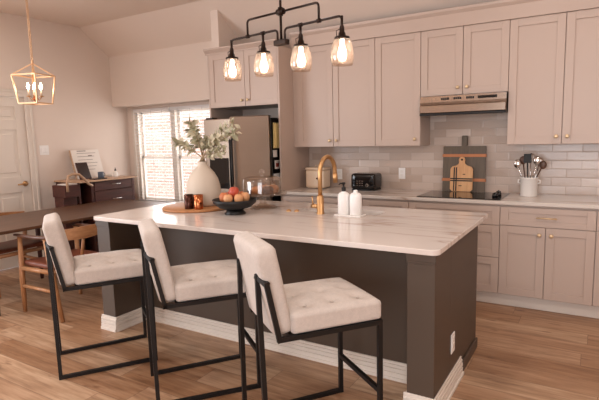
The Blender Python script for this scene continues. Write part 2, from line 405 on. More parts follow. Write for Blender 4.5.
# ------------------------------------------------------------------ kitchen wall
YF = 4.293; YD = YF+.022; YU = 4.593; ZT = 2.42
struct(MB().box(-2.86, XR, YW-.012, YW, .914, 1.86, 0), 'backsplash', M['tile'])
cr = MB()
pr = [(-.010, 0), (-.010, .112), (-.030, .138), (-.034, .160), (.06, .160), (.06, 0)]
def crown(x0, x1, y):
    cr.prism(pr, x1-x0, mtx=T(x0, y, ZT) @ Matrix(((0, 0, 1, 0), (1, 0, 0, 0), (0, 1, 0, 0), (0, 0, 0, 1))))
crown(-2.86, XR, YU-.004)
crp = [(0, 0), (0, .015), (-.03, .05), (-.03, .065), (.06, .065), (.06, 0)]
cr.prism(crp, .98, mtx=T(-3.86, 4.336, ZT) @ Matrix(((0, 0, 1, 0), (1, 0, 0, 0), (0, 1, 0, 0), (0, 0, 0, 1))))
struct(cr, 'trim_6', M['cab'])

def shaker(x0, x1, z0, z1, y, rail=.062):      # door / drawer front facing -Y, its back at y
    m = MB(); g = .0025; x0 += g; x1 -= g; z0 += g; z1 -= g
    m.box(x0, x1, y-.011, y, z0, z1, .001)
    r = min(rail, (z1-z0)*.3)
    m.box(x0, x0+rail, y-.021, y-.009, z0, z1, .0015); m.box(x1-rail, x1, y-.021, y-.009, z0, z1, .0015)
    m.box(x0+rail, x1-rail, y-.0208, y-.009, z0, z0+r, .001); m.box(x0+rail, x1-rail, y-.0208, y-.009, z1-r, z1, .001)
    return m
def knob(x, y, z, parent):
    k = MB(); k.lathe([(.006, 0), (.006, .012), (.014, .016), (.016, .022), (.013, .028), (.004, .030)], mtx=rotX(PI/2), c=(x, y, z), seg=16)
    o = k.build('knob', M['knobb'], parent); o['label'] = 'round brass knob'; return o
def pull(x, y, z, w, parent):
    k = MB(); k.tube([(x-w/2, y-.028, z), (x+w/2, y-.028, z)], .0055); 
    for s in (-1, 1): k.tube([(x+s*(w/2-.015), y, z), (x+s*(w/2-.015), y-.03, z)], .0045)
    o = k.build('pull', M['knobb'], parent); o['label'] = 'brass bar pull'; return o

def wall_cab(label, x0, x1, z0, z1, splits, knobs, yf=YU, group='greige wall cabinets'):
    t = thing('wall_cabinet', label, 'cabinet', (x0, yf, z0), 0, None); t.location = (0, 0, 0)
    MB().box(x0, x1, yf+.021, YW-.013, z0, z1, .001).build('body', M['cab'], t)
    xs = [x0]+splits+[x1]
    for i in range(len(xs)-1):
        dr = shaker(xs[i], xs[i+1], z0, z1, yf+.021).build('door', M['cab'], t)
        for kx in knobs:
            if xs[i] < kx < xs[i+1]: knob(kx, yf, z0+.065, dr)
    return t
wc0 = wall_cab('two-door greige wall cabinet above the black toaster', -2.81, -1.907, 1.37, ZT, [-2.376], [-2.415, -2.337])
MB().box(-2.863, -2.811, YU+.01, YW-.013, 1.37, ZT, .001).build('filler_strip', M['cab'], wc0)
wall_cab('narrow single-door wall cabinet just left of the range hood', -1.907, -1.45, 1.37, ZT, [], [-1.50])
wall_cab('short two-door wall cabinet directly above the range hood', -1.45, -.684, 1.825, ZT, [-1.067], [-1.107, -1.027])
wall_cab('two-door wall cabinet right of the range hood above the utensil crock', -.684, .156, 1.37, ZT, [-.264], [-.304, -.224])
wall_cab('wall cabinet at the right edge beyond the hood-side pair', .156, 1.0, 1.37, ZT, [.578], [.54, .62])
# fridge surround
t = wall_cab('deep two-door cabinet above the refrigerator', -3.81, -2.885, 1.83, ZT, [-3.312], [-3.352, -3.272], yf=4.335)
pn = MB().box(-2.885, -2.864, 4.335, YW-.004, 0, ZT, .001).build('end_panel', M['cab']); tag(pn, 'tall greige end panel right of the refrigerator', 'panel')
pn = MB().box(-3.83, -3.81, 4.335, YW-.004, 0, ZT, .001).build('end_panel', M['cab']); tag(pn, 'tall greige end panel between the window and the refrigerator', 'panel')


# base cabinets
def base_cab(label, x0, x1, rows, splits_low=None, handle=None):
    t = thing('base_cabinet', label, 'cabinet', (0, 0, 0), 0, None)
    MB().box(x0, x1, YD+.021, YW-.004, .115, .882, .001).build('body', M['cab'], t)
    MB().box(x0, x1, YD+.075, YW-.004, 0, .114, .001).build('toe_kick', M['cab'], t)
    for z0, z1 in rows:
        d = shaker(x0, x1, z0, z1, YD+.021).build('drawer', M['cab'], t)
        if handle and z0 > .6: pull(handle, YD, (z0+z1)/2, .15, d)
    if splits_low is not None:
        xs = [x0]+splits_low+[x1]
        for i in range(len(xs)-1):
            d = shaker(xs[i], xs[i+1], .115, rows[0][0], YD+.021).build('door', M['cab'], t)
            if len(xs) == 3: knob(xs[1]+(-.043 if i == 0 else .043), YD, rows[0][0]-.062, d)
    return t
base_cab('base cabinet under the toaster beside the tall end panel', -2.862, -1.927, [(.71, .868)], [-2.395])
base_cab('narrow base cabinet just left of the cooktop cabinet', -1.927, -1.466, [(.71, .868)], [])
base_cab('three-drawer base cabinet below the black cooktop', -1.466, -.678, [(.705, .868), (.427, .705), (.115, .427)])
base_cab('base cabinet with one wide drawer and two doors right of the cooktop', -.678, .014, [(.71, .868)], [-.332], -.328)
base_cab('base cabinet at the right edge past the two-door unit', .014, .80, [(.71, .868)], [.407])
b = MB(); b.box(.80, XR-.004, YD+.021, YW-.004, 0, .882, .001)
struct(MB().box(-2.86, 2.55, YD+.062, YD+.074, 0, .098, .003), 'trim_7', M['trim'])
tag(b.build('base_cabinet', M['cab']), 'run of base cabinets beyond the right edge', 'cabinet')
ct = MB().box(-2.863, 2.55, YF, YW-.012, .884, .914, .003).build('countertop', M['marble2']); tag(ct, 'long pale quartz countertop along the tiled back wall', 'countertop')

# hood
hd = thing('range_hood', 'stainless under-cabinet range hood over the cooktop', 'range hood', (-1.067, 4.56, 1.655))
hp = [(0.0, .115), (0.0, .165), (.36, .165), (.36, .012), (.03, .0), (.012, .015), (.055, .10)]
MB().prism([(y, z) for y, z in [(0, .11), (0, .166), (.355, .166), (.355, 0), (.02, 0), (.02, .03)]], .752,
           mtx=T(-.376, 0, 0) @ Matrix(((0, 0, 1, 0), (1, 0, 0, 0), (0, 1, 0, 0), (0, 0, 0, 1)))).build('body', M['hoods'], hd)
MB().box(-.376, .376, -.016, .02, .012, .085, .006).build('visor', M['hoods'], hd)
MB().box(-.376, .376, -.018, .03, -.008, .012, .003).build('bottom_lip', M['black'], hd)
for k in (-.20, -.09, .02): 
    v = MB(); 
    for j in range(4): v.box(k+.03+j*.018-.01, k+.03+j*.018+.004, -.003, .004, .128, .148, 0)
    v.build('vent_slot', M['dark'], hd)
MB().box(.14, .30, -.004, .005, .126, .150, .001).build('control_strip', M['blackg'], hd)
v = MB().box(-.30, .30, .06, .30, -.004, .004, .001).build('filter', M['hoods'], hd)

# cooktop
ck = thing('cooktop', 'black glass cooktop set in the back counter', 'cooktop', (-1.04, 4.575, .914))
MB().box(-.36, .36, -.235, .235, 0, .007, .002).build('glass_top', M['blackgl'], ck)
for dx, dy in ((.285, -.06), (.30, .03), (.285, .12)):
    k = MB(); k.lathe([(.024, 0), (.024, .012), (.019, .03), (.017, .032)], c=(dx, dy, .007), seg=18); k.box(dx-.004, dx+.004, dy-.02, dy+.02, .036, .046, .001)
    k.build('knob', M['blackg'], ck)

# boards leaning on the tile
def lean(o, ang): o.rotation_euler = (ang, 0, 0)
bb = thing('cutting_board', 'large dark cutting board with orange-brown bands leaning on the tile', 'cutting board', (-1.105, 4.866, .916)); lean(bb, math.radians(-4.0))
MB().prism(rounded(-.20, .20, 0, .44, .008), .018, mtx=Matrix(((1, 0, 0, 0), (0, 0, -1, 0), (0, 1, 0, 0), (0, 0, 0, 1)))).build('board', M['slate'], bb)
MB().box(-.028, .028, -.018, 0, .435, .54, .006).build('handle', M['slate'], bb)
for zz in (.100, .335): MB().box(-.206, .206, -.022, .004, zz, zz+.028, .001).build('band', M['strap'], bb)
sb = thing('cutting_board', 'small pale wooden paddle board with crossing black stripes in front of the large dark board', 'cutting board', (-1.115, 4.818, .922)); lean(sb, math.radians(-5.5))
out = rounded(-.105, .105, 0, .235, .02, 5)
top = [(.105, .215), (.09, .238), (.05, .25), (.03, .265), (.026, .285), (.03, .305), (.022, .325), (0, .333), (-.022, .325), (-.03, .305), (-.026, .285), (-.03, .265), (-.05, .25), (-.09, .238), (-.105, .215)]
poly = [(.085, 0), (.105, .02)]+top+[(-.105, .02), (-.085, 0)]
mz = Matrix(((1, 0, 0, 0), (0, 0, -1, 0), (0, 1, 0, 0), (0, 0, 0, 1)))
pb = MB().prism(poly, .016, mtx=mz).build('paddle', M['maple'], sb)
s_ = MB()
for x in (-.068, -.048): s_.box(x-.006, x+.006, -.0168, -.0155, .004, .232, 0)
for z in (.103, .122): s_.box(-.104, .104, -.0170, -.0155, z-.006, z+.006, 0)
for x, z in ((.02, .165), (.0, .055), (-.015, .055), (.03, .165)): s_.box(x-.008, x+.006, -.0168, -.0155, z-.004, z+.004, 0)
s_.build('painted_stripe', M['black'], sb)
MB().lathe([(.010, 0), (.010, .002), (.001, .002)], mtx=rotX(PI/2), c=(0, -.0155, .305), seg=14).build('hanging_hole', M['dark'], sb)

# crock and utensils
cr_ = thing('utensil_crock', 'white ceramic crock holding cooking utensils on the back counter', 'crock', (-.51, 4.72, .914))
MB().lathe([(.0, 0), (.066, 0), (.07, .006), (.07, .155), (.074, .158), (.074, .168), (.067, .168), (.063, .158), (.063, .012), (0, .012)], close=False).build('pot', M['white'], cr_)
for s in (-1, 1): MB().tube([(s*.068, 0, .145), (s*.088, 0, .14), (s*.088, 0, .118), (s*.068, 0, .112)], .006, 8).build('ear_handle', M['white'], cr_)
uts = [('ladle', 'steel ladle in the crock, the leftmost utensil', M['chrome'], (-.02, .0), (-.098, -.012, .27), 'ladle'),
       ('wooden_spoon', 'dark wooden spoon leaning left in the crock, next to the ladle', M['walnutx'], (-.03, .02), (-.060, .045, .30), 'spoon'),
       ('spatula', 'dark flat spatula standing upright in the middle of the crock', M['black'], (-.005, -.015), (-.015, -.035, .31), 'flat'),
       ('whisk', 'steel wire whisk standing in the crock behind the spatula', M['chrome'], (.01, .02), (.005, .03, .31), 'whisk'),
       ('slotted_spoon', 'steel slotted spoon leaning right in the crock', M['chrome'], (.02, -.02), (.06, -.03, .30), 'spoon'),
       ('wooden_spoon', 'brown wooden spoon with the lowest head, leaning far right over the crock rim', M['walnut'], (-.01, .0), (.106, .0, .262), 'spoon'),
       ('serving_spoon', 'steel serving spoon with a broad head in front of the whisk', M['chrome'], (.03, .02), (.075, .05, .285), 'ladle')]
for nm, lb, mt, b0, tip, kind in uts:
    u = thing(nm, lb, 'utensil', (-.51, 4.72, .928), 0, 'cooking utensils in the crock')
    p0 = Vector((b0[0]*.6, b0[1]*.6, .004)); p1 = Vector(tip)
    dr = (p1-p0).normalized(); MB().tube([p0, p0+(p1-p0)*.6, p1-dr*.03], [.005, .005, .006], 8).build('handle', mt, u)
    hq = MB()
    if kind == 'whisk':
        for j in range(5):
            a = PI*j/5; v = Vector((math.cos(a), math.sin(a), 0))
            hq.tube([p1-dr*.04, p1+v*.022+dr*0, p1+v*.028+dr*.03, p1+dr*.055, p1-v*.028+dr*.03, p1-v*.022, p1-dr*.04], .0018, 6)
    elif kind == 'flat': hq.box(-.03, .03, -.003, .003, -.03, .05, .002, mtx=T(*p1))
    else: hq.ball((0, 0, 0), .03, 14, (1, .4, 1.25)); hq.bm.transform(T(*p1)) 
    hq.build('head', mt, u)

# toaster
ts = thing('toaster', 'black four-slice toaster with silver buttons on the back counter', 'toaster', (-2.065, 4.73, .914))
MB().rbox((0, 0, .095), (.27, .22, .165), .03, 8).build('body', M['blackg'], ts)
MB().box(-.125, .125, -.1, .1, 0, .016, .003).build('base', M['black'], ts)
for s in (-1, 1):
    MB().box(s*.065-.05, s*.065+.05, -.055, -.025, .1745, .179, .001).build('slot', M['chrome'], ts)
    MB().box(s*.065-.05, s*.065+.05, .025, .055, .1745, .179, .001).build('slot', M['chrome'], ts)
    MB().box(s*.10-.012, s*.10+.012, -.128, -.106, .10, .112, .003).build('lever', M['black'], ts)
for i in range(3):
    for j in range(3): MB().box(-.055+i*.028-.009, -.055+i*.028+.009, -.1135, -.108, .052+j*.022, .060+j*.022, .001).build('button', M['chrome'], ts)
MB().lathe([(.018, 0), (.018, .01), (.014, .014)], mtx=rotX(PI/2), c=(.055, -.109, .06), seg=18).build('dial', M['chrome'], ts)

bx = thing('bread_box', 'cream bread box with lid handle beside the tall end panel', 'bread box', (-2.645, 4.73, .914))
MB().rbox((0, 0, .105), (.23, .17, .20), .02, 8).build('body', M['creamp'], bx)
MB().rbox((0, 0, .218), (.236, .176, .03), .012, 6).build('lid', M['creamp'], bx)
MB().tube([(-.035, 0, .228), (-.03, 0, .252), (.03, 0, .252), (.035, 0, .228)], .006, 8).build('handle', M['creamp'], bx)
for lb, x, z in (('white outlet plate on the backsplash left of the toaster', -2.472, 1.0), ('white outlet plate on the backsplash right of the toaster', -1.742, 1.02)):
    o = thing('wall_outlet', lb, 'outlet', (x, YW-.012, z), 0, 'backsplash outlets')
    MB().box(-.036, .036, -.006, 0, 0, .116, .002).build('plate', M['whitep'], o)
    for zz in (.026, .066): MB().box(-.016, .016, -.0085, -.005, zz, zz+.026, .002).build('socket', M['white'], o)

# fridge
fr = thing('refrigerator', 'stainless french-door refrigerator with black sides, right door slightly ajar', 'refrigerator', (-3.375, 4.58, 0))
MB().box(-.425, .435, -.31, .32, .02, 1.69, .005).build('body', M['blackg'], fr)
ld = MB().box(-.43, -.002, -.385, -.312, .62, 1.70, .008, seg=2).build('door', M['steel'], fr)
MB().box(-.36, -.09, -.389, -.384, .93, 1.27, .004).build('water_dispenser', M['blackgl'], ld)
MB().tube([(-.03, -.385, .80), (-.03, -.43, .84), (-.03, -.43, 1.46), (-.03, -.385, 1.50)], .012).build('handle', M['black'], ld)
rd = MB().box(-.432, 0, -.073, 0, .62, 1.712, .008, seg=2).build('door', M['steel'], fr, (.435, -.312, 0), (0, 0, math.radians(17)))
MB().tube([(-.40, -.073, .80), (-.40, -.118, .84), (-.40, -.118, 1.46), (-.40, -.073, 1.50)], .012).build('handle', M['black'], rd)
MB().box(-.425, -.02, .0, .012, .64, 1.70, .003).build('gasket', M['dark'], rd)
fz = MB().box(-.43, .435, -.385, -.312, .06, .61, .008, seg=2).build('freezer_drawer', M['steel'], fr)
MB().tube([(-.36, -.385, .54), (-.36, -.43, .54), (.36, -.43, .54), (.36, -.385, .54)], .012).build('handle', M['black'], fz)
for x in (-.37, .36): MB().box(x-.05, x+.05, -.36, -.27, 1.69, 1.718, .004).build('hinge_cover', M['black'], fr)
FX = -2.94
tw = thing('dish_towel', 'pale yellow towel hanging on the refrigerator side', 'towel', (FX+.002, 4.365, 1.37))
m = MB(); g = []
b = bmesh.new(); NY, NZ = 16, 10
for k in range(2):
    rows = []
    for iz in range(NZ+1):
        row = []
        for iy in range(NY+1):
            y = -.085+.17*iy/NY; x = .012+.006*math.sin(iy*1.5+iz*.12)+(.007 if k else 0)
            row.append(b.verts.new((x, y, .27*iz/NZ)))
        rows.append(row)
    g.append(rows)
for iz in range(NZ):
    for iy in range(NY):
        for k in range(2):
            q = [g[k][iz][iy], g[k][iz][iy+1], g[k][iz+1][iy+1], g[k][iz+1][iy]]
            f = b.faces.new(q if k else q[::-1]); f.smooth = True
for iz in range(NZ):
    for iy in (0, NY): b.faces.new([g[0][iz][iy], g[1][iz][iy], g[1][iz+1][iy], g[0][iz+1][iy]])
for iy in range(NY):
    for iz in (0, NZ): b.faces.new([g[0][iz][iy], g[1][iz][iy], g[1][iz][iy+1], g[0][iz][iy+1]])
bmesh.ops.recalc_face_normals(b, faces=b.faces[:]); m._merge(b); m.build('cloth', M['yellow'], tw)
MB().box(0, .03, -.09, .09, .268, .276, .002).build('hanging_bar', M['black'], tw)
tag(MB().box(0, .004, -.04, .035, 0, .075, .001).build('note_card', M['paper'], None, (FX+.002, 4.33, 1.275)), 'small white note card stuck to the refrigerator side under the towel', 'note')
pm = thing('photo_magnet', 'small red and white picture magnet on the refrigerator side', 'magnet', (FX+.002, 4.36, 1.15))
MB().box(0, .005, -.045, .045, 0, .09, .001).build('card', M['paper'], pm); MB().box(.0045, .0065, -.03, .03, .02, .062, .001).build('print', M['red'], pm)
mr = thing('magnetic_rack', 'small white rack on the refrigerator side below the picture magnet', 'rack', (FX+.002, 4.36, 1.03))
m = MB(); m.box(0, .035, -.07, .07, 0, .004, .001); m.box(0, .003, -.07, .07, 0, .07, .001); m.box(.032, .035, -.07, .07, 0, .045, .001); m.build('tray', M['whitep'], mr)

# ------------------------------------------------------------------ island
IX0, IX1, IY0, IY1 = -3.325, -.645, 2.343, 3.621
isl = thing('kitchen_island', 'dark taupe kitchen island with white baseboard behind the cream stools', 'kitchen island', (0, 0, 0))
PX0, PX1, PY, BY = IX0+.004, -.672, 2.70, 3.40
m = MB(); m.box(PX0+.01, PX1-.012, 3.02, BY, .0, .882, .002)
# open-topped carcass around the sink: walls only where the basin hangs
m.bm.free(); m.bm = bmesh.new()
m.box(PX0+.01, PX1-.026, 3.02, 3.04, 0, .882, .001); m.box(PX0+.01, PX1-.03, BY+.05, BY+.07, .1, .882, .001)
m.box(PX0+.01, PX0+.03, 3.04, BY+.05, 0, .882, .001); m.box(PX0+.03, PX1-.024, 3.04, BY+.05, .08, .10, .001)
m.build('cabinet_carcass', M['island'], isl)
m = MB(); m.box(PX0, PX1-.025, PY, 3.02, 0, .882, 0); m.build('back_panel', M['island'], isl)
MB().box(PX1-.024, PX1, PY, BY, 0, .882, 0).build('end_panel', M['island'], isl)
WL = .145
for x0, x1, nm in ((PX0, PX0+WL, 'l'), (PX1-WL, PX1, 'r')):
    p = MB().box(x0, x1, 2.385, PY, 0, .882, .0015).build('end_post', M['island'], isl)
    c_ = MB(); c_.box(x0-.006, x1+.006, 2.378, PY, .84, .882, .002); c_.box(x0-.003, x1+.003, 2.381, PY, .828, .842, .002)
    c_.build('cap_moulding', M['island'], p)
bs = MB()
def bboard(x0, x1, y0, y1):
    dx0, dx1, dy0, dy1 = x0, x1, y0, y1
    bs.box(dx0, dx1, dy0, dy1, 0, .105, .002)
    return
def skirt(x0, x1, y, nx=0, ny=-1):
    for th, z0, z1 in ((.026, 0, .020), (.018, .019, .048), (.011, .047, .054), (.017, .053, .076), (.010, .075, .081), (.014, .080, .098), (.008, .097, .116)):
        bs.box(x0, x1, y-th, y+.001, z0, z1, .002)
skirt(PX0+WL, PX1-WL, PY)
skirt(PX0-.016, PX0+WL+.016, 2.385); skirt(PX1-WL-.016, PX1+.016, 2.385)
for th, z0, z1 in ((.026, 0, .020), (.018, .019, .048), (.011, .047, .054), (.017, .053, .076), (.010, .075, .081), (.014, .080, .098), (.008, .097, .116)):
    bs.box(PX0+WL, PX0+WL+th, 2.38, PY, z0, z1, .002); bs.box(PX1-WL-th, PX1-WL, 2.38, PY, z0, z1, .002)
    bs.box(PX1, PX1+th, 2.38, 2.96, z0, z1, .002); bs.box(PX0-th, PX0, 2.38, 3.06, z0, z1, .002)
o = bs.build('baseboard', M['trim'], isl); o['label'] = 'white stepped baseboard'
m = MB(); m.box(PX1+.0005, PX1+.014, 2.985, BY+.005, 0, .07, .003); m.build('shoe_moulding', M['island'], isl)
io = thing('wall_outlet', 'white outlet plate on the dark end of the island', 'outlet', (PX1, 2.755, .222))
MB().box(0, .006, -.036, .036, 0, .116, .002).build('plate', M['whitep'], io)
for zz in (.026, .066): MB().box(.005, .0085, -.016, .016, zz, zz+.026, .002).build('socket', M['white'], io)
# countertop with sink cut-out
SX0, SX1, SY0, SY1 = -2.0, -1.335, 3.235, 3.425
top_o = MB().prism(rounded(IX0, IX1, IY0, IY1, .045, 8), .03, bev=.004).build('countertop', M['marble'], None, (0, 0, .884))
cut = MB().prism(rounded(SX0, SX1, SY0, SY1, .03), .2).build('cut', M['dark'], None, (0, 0, .80))
bo = top_o.modifiers.new('b', 'BOOLEAN'); bo.object = cut; bo.operation = 'DIFFERENCE'; bo.solver = 'EXACT'
bpy.context.view_layer.update(); dg = bpy.context.evaluated_depsgraph_get()
nm_ = bpy.data.meshes.new_from_object(top_o.evaluated_get(dg)); top_o.modifiers.clear(); top_o.data = nm_
bpy.data.objects.remove(cut); tag(top_o, 'white veined quartz top of the island, cut out around the sink', 'countertop')
sk = MB()
sk.box(SX0-.012, SX1+.012, SY0-.012, SY1+.012, .70, .706, 0)
for a in ((SX0-.012, SX0-.002, SY0-.012, SY1+.012), (SX1+.002, SX1+.012, SY0-.012, SY1+.012), (SX0-.002, SX1+.002, SY0-.012, SY0-.002), (SX0-.002, SX1+.002, SY1+.002, SY1+.012)): sk.box(*a, .706, .8835, 0)
sko = thing('sink', 'pale undermount sink in the island behind the brass faucet', 'sink', (0, 0, 0)); sk.build('basin', M['white'], sko)
MB().lathe([(.04, 0), (.04, .004), (.03, .005), (.0, .003)], c=((SX0+SX1)/2, 3.33, .706), close=False).build('drain', M['chrome'], sko)

# faucet
FXX, FYY = -1.735, 3.13
fa = thing('faucet', 'brass gooseneck faucet standing on the island', 'faucet', (FXX, FYY, .914))
MB().lathe([(.030, 0), (.030, .006), (.026, .010), (.026, .13), (.019, .14), (.0, .14)], close=False).build('body', M['brass'], fa)
arc = [(0, 0, .13), (0, 0, .296)]+[(0, .12*(1-math.cos(a)), .296+.12*math.sin(a)) for a in [PI*k/12 for k in range(1, 13)]]+[(0, .243, .268)]
MB().tube(arc, .0165, 14).build('neck', M['brass'], fa)
MB().tube([(0, .242, .285), (0, .245, .25), (0, .247, .21)], [.018, .020, .018], 14).build('spray_head', M['brass'], fa)
h = MB(); h.tube([(-.02, 0, .055), (-.075, 0, .055)], .016, 12); h.tube([(-.062, 0, .06), (-.066, -.005, .13)], [.006, .0045], 8); h.build('handle', M['brass'], fa)
MB().ball((-.017, 0, .262), .012, 12, (1.3, .9, .7)).build('button', M['dcopper'], fa)
for lb, x, y in (('small brass button cap left of the faucet, farther from it', -2.03, 3.155), ('small brass button cap left of the faucet, nearer to it', -1.965, 3.165)):
    tag(MB().lathe([(.021, 0), (.021, .006), (.014, .009), (.013, .014), (0, .015)], close=False, seg=20).build('button_cap', M['brass'], None, (x, y, .914)), lb, 'button cap', 'brass caps by the sink')

# soap set
tag(MB().prism(rounded(-.105, .105, -.055, .055, .012), .012, bev=.003).build('soap_tray', M['white'], None, (-1.497, 3.135, .914)), 'white ceramic tray under the two white bottles', 'tray')
bp = [(0, 0), (.040, 0), (.043, .005), (.043, .125), (.040, .142), (.030, .153), (.016, .158), (.014, .168), (0, .168)]
s1 = thing('soap_bottle', 'white soap bottle with a black pump beside the faucet', 'bottle', (-1.545, 3.135, .926))
MB().lathe(bp, close=False).build('body', M['whitep'], s1)
p = MB(); p.lathe([(.015, .160), (.016, .19), (.007, .195), (.007, .21), (.013, .214), (.013, .226), (0, .228)], close=False, seg=18); p.tube([(0, 0, .22), (-.012, -.03, .222), (-.015, -.042, .214)], .005, 8)
p.build('pump', M['black'], s1)
s2 = thing('soap_bottle', 'white bottle without a dark pump, right of the pump bottle', 'bottle', (-1.452, 3.135, .926))
MB().lathe(bp, close=False).build('body', M['whitep'], s2)
MB().lathe([(.015, .164), (.015, .172), (.008, .176), (0, .176)], close=False, seg=16).build('cap', M['whitep'], s2)

# round board, vase, branches, cups
RB = (-2.84, 3.02)
tag(MB().lathe([(0, 0), (.285, 0), (.295, .004), (.295, .016), (.289, .020), (0, .020)], seg=64, close=False).build('serving_board', M['board'], None, (*RB, .914)), 'round wooden serving board under the vase and cups', 'board')
ZB = .934
VX, VY = -2.80, 3.05
va = MB().lathe([(0, 0), (.104, 0), (.118, .010), (.136, .06), (.142, .11), (.138, .165), (.122, .225), (.094, .275), (.062, .312), (.043, .332), (.038, .350), (.041, .366), (.035, .366), (.031, .35), (.05, .32), (0, .26)], seg=48, close=False).build('vase', M['vase'], None, (VX, VY, ZB))
tag(va, 'large cream egg-shaped vase on the round board', 'vase')
def leafmesh(mb, p, d, n, L, Wd):
    d = d.normalized(); s = d.cross(n).normalized(); n = s.cross(d).normalized(); b = mb.bm
    st = [(0, .05), (.2, .6), (.45, 1), (.7, .85), (.9, .4), (1, .04)]; prev = None
    for t, wv in st:
        c = p+d*L*t+n*(.12*L*math.sin(t*PI)); w2 = Wd*wv/2
        cur = [b.verts.new(c-s*w2+n*w2*.35), b.verts.new(c), b.verts.new(c+s*w2+n*w2*.35)]
        if prev:
            for k in (0, 1): f = b.faces.new((prev[k], prev[k+1], cur[k+1], cur[k])); f.smooth = True
        prev = cur
neck = Vector((VX, VY, ZB+.30))
specs = [('leafy branch reaching lowest to the far left of the vase', (-.25, -.02, .22), 1.0), ('leafy branch leaning left, above the lowest left one', (-.17, .06, .31), 1.0),
         ('tallest leafy branch in the left half of the vase', (-.07, -.03, .38), 1.0), ('short leafy branch straight above the vase neck', (.03, .05, .25), .8),
         ('tallest leafy branch on the right of the vase', (.31, .05, .36), .95), ('leafy branch arching right at middle height toward the refrigerator', (.38, -.02, .29), .95),
         ('leafy branch drooping lowest on the right of the vase', (.30, -.06, .16), .85)]
for i, (lb, tip, sc) in enumerate(specs):
    r = thing('leafy_branch', lb, 'branch', (0, 0, 0), 0, 'sage green branches in the cream vase')
    tp = Vector(tip); a0 = 2*PI*i/len(specs); P0 = Vector((VX+.019*math.cos(a0), VY+.019*math.sin(a0), ZB+.37)); P1 = P0+Vector((tp.x*.08, tp.y*.1, .05)); P2 = neck+tp+Vector((-tp.x*.4, 0, -.03)); P3 = neck+tp
    cv = lambda t: P0*(1-t)**3+P1*3*t*(1-t)**2+P2*3*t*t*(1-t)+P3*t**3
    MB().tube([P0-Vector((0, 0, .055)), P0-Vector((0, 0, .02))]+[cv(k/10) for k in range(11)], [.006, .006]+[.006-.004*k/10 for k in range(11)], 7).build('stem', M['stem'], r)
    fa_, fb_ = MB(), MB(); nl = int(42*sc)
    for k in range(nl):
        t = .42+.58*k/(nl-1); p = cv(t); tg = (cv(min(1, t+.02))-cv(t-.02)).normalized()
        a = k*2.4+i; side = Vector((math.cos(a), math.sin(a)*.8, math.sin(a*1.3)*.8+.1)); side = (side-tg*side.dot(tg)).normalized()
        dr = tg*random.uniform(.25, .7)+side*.9; L = random.uniform(.05, .085)*sc
        leafmesh((fa_ if random.random() < .62 else fb_), p, dr, Vector((random.uniform(-.5, .5), -.8, .6)), L, L*.5)
    fa_.build('foliage', M['leaf'], r); o = fb_.build('pale_foliage', M['leaf2'], r); o['label'] = 'paler turned leaves'
cup = [(0, 0), (.034, 0), (.036, .004), (.0385, .115), (.0355, .115), (.033, .010), (0, .008)]
tag(MB().lathe(cup, close=False).build('tumbler', M['dcopper'], None, (-2.775, 2.845, ZB)), 'dark brown metal tumbler on the round board in front of the vase', 'cup')
tag(MB().lathe(cup, close=False).build('tumbler', M['copper'], None, (-2.688, 2.86, ZB)), 'bright copper tumbler on the round board beside the dark one', 'cup')

# fruit bowl
bw = thing('fruit_bowl', 'black footed bowl of fruit on the island', 'bowl', (-2.345, 2.89, .914))
MB().lathe([(0, .048), (.06, .048), (.108, .062), (.148, .088), (.166, .113), (.170, .113), (.161, .084), (.117, .050), (.074, .038), (0, .038)], seg=48, close=False).build('bowl', M['black'], bw)
MB().lathe([(0, 0), (.080, 0), (.082, .004), (.066, .024), (.062, .038), (0, .040)], seg=40, close=False).build('foot', M['black'], bw)
ap = [(.002, .040), (.010, .047), (.022, .048), (.035, .038), (.042, .018), (.042, 0), (.036, -.02), (.024, -.034), (.010, -.038), (.003, -.034)]
def rp(a, r_=.092, z=.118): a = math.radians(a+31); return (r_*math.cos(a), r_*math.sin(a), z)
frs = [('apple', 'red apple on top of the fruit pile', (.0, -.005, .158), M['apple'], 1.12), ('peach', 'orange peach at the left of the fruit bowl', rp(180), M['peach'], 1.05),
       ('peach', 'yellow-orange peach at the right rear of the fruit bowl', rp(60), M['peach'], 1.0), ('peach', 'pale yellow fruit at the far right of the fruit bowl', rp(0), M['pale'], 1.0),
       ('peach', 'pale fruit at the front right rim of the bowl', rp(-60, z=.114), M['pale'], .98), ('peach', 'pale orange fruit at the front left of the bowl below the apple', rp(-120, z=.114), M['pale'], .98),
       ('apple', 'reddish apple at the left rear of the bowl', rp(120, z=.122), M['apple'], 1.0)]
for nm, lb, p, mt, sc in frs:
    f = thing(nm, lb, 'fruit', (bw.location.x+p[0]*.86, bw.location.y+p[1]*.86, bw.location.z+.006+p[2]*.97), random.random()*6, 'fruit in the black bowl')
    MB().lathe([(r_*sc*.84, z_*sc*.84) for r_, z_ in ap], seg=24).build('flesh', mt, f)
    MB().tube([(0, 0, .034*sc), (.003, 0, .05*sc), (.007, .002, .058*sc)], .002, 6).build('stem', M['stem'], f)

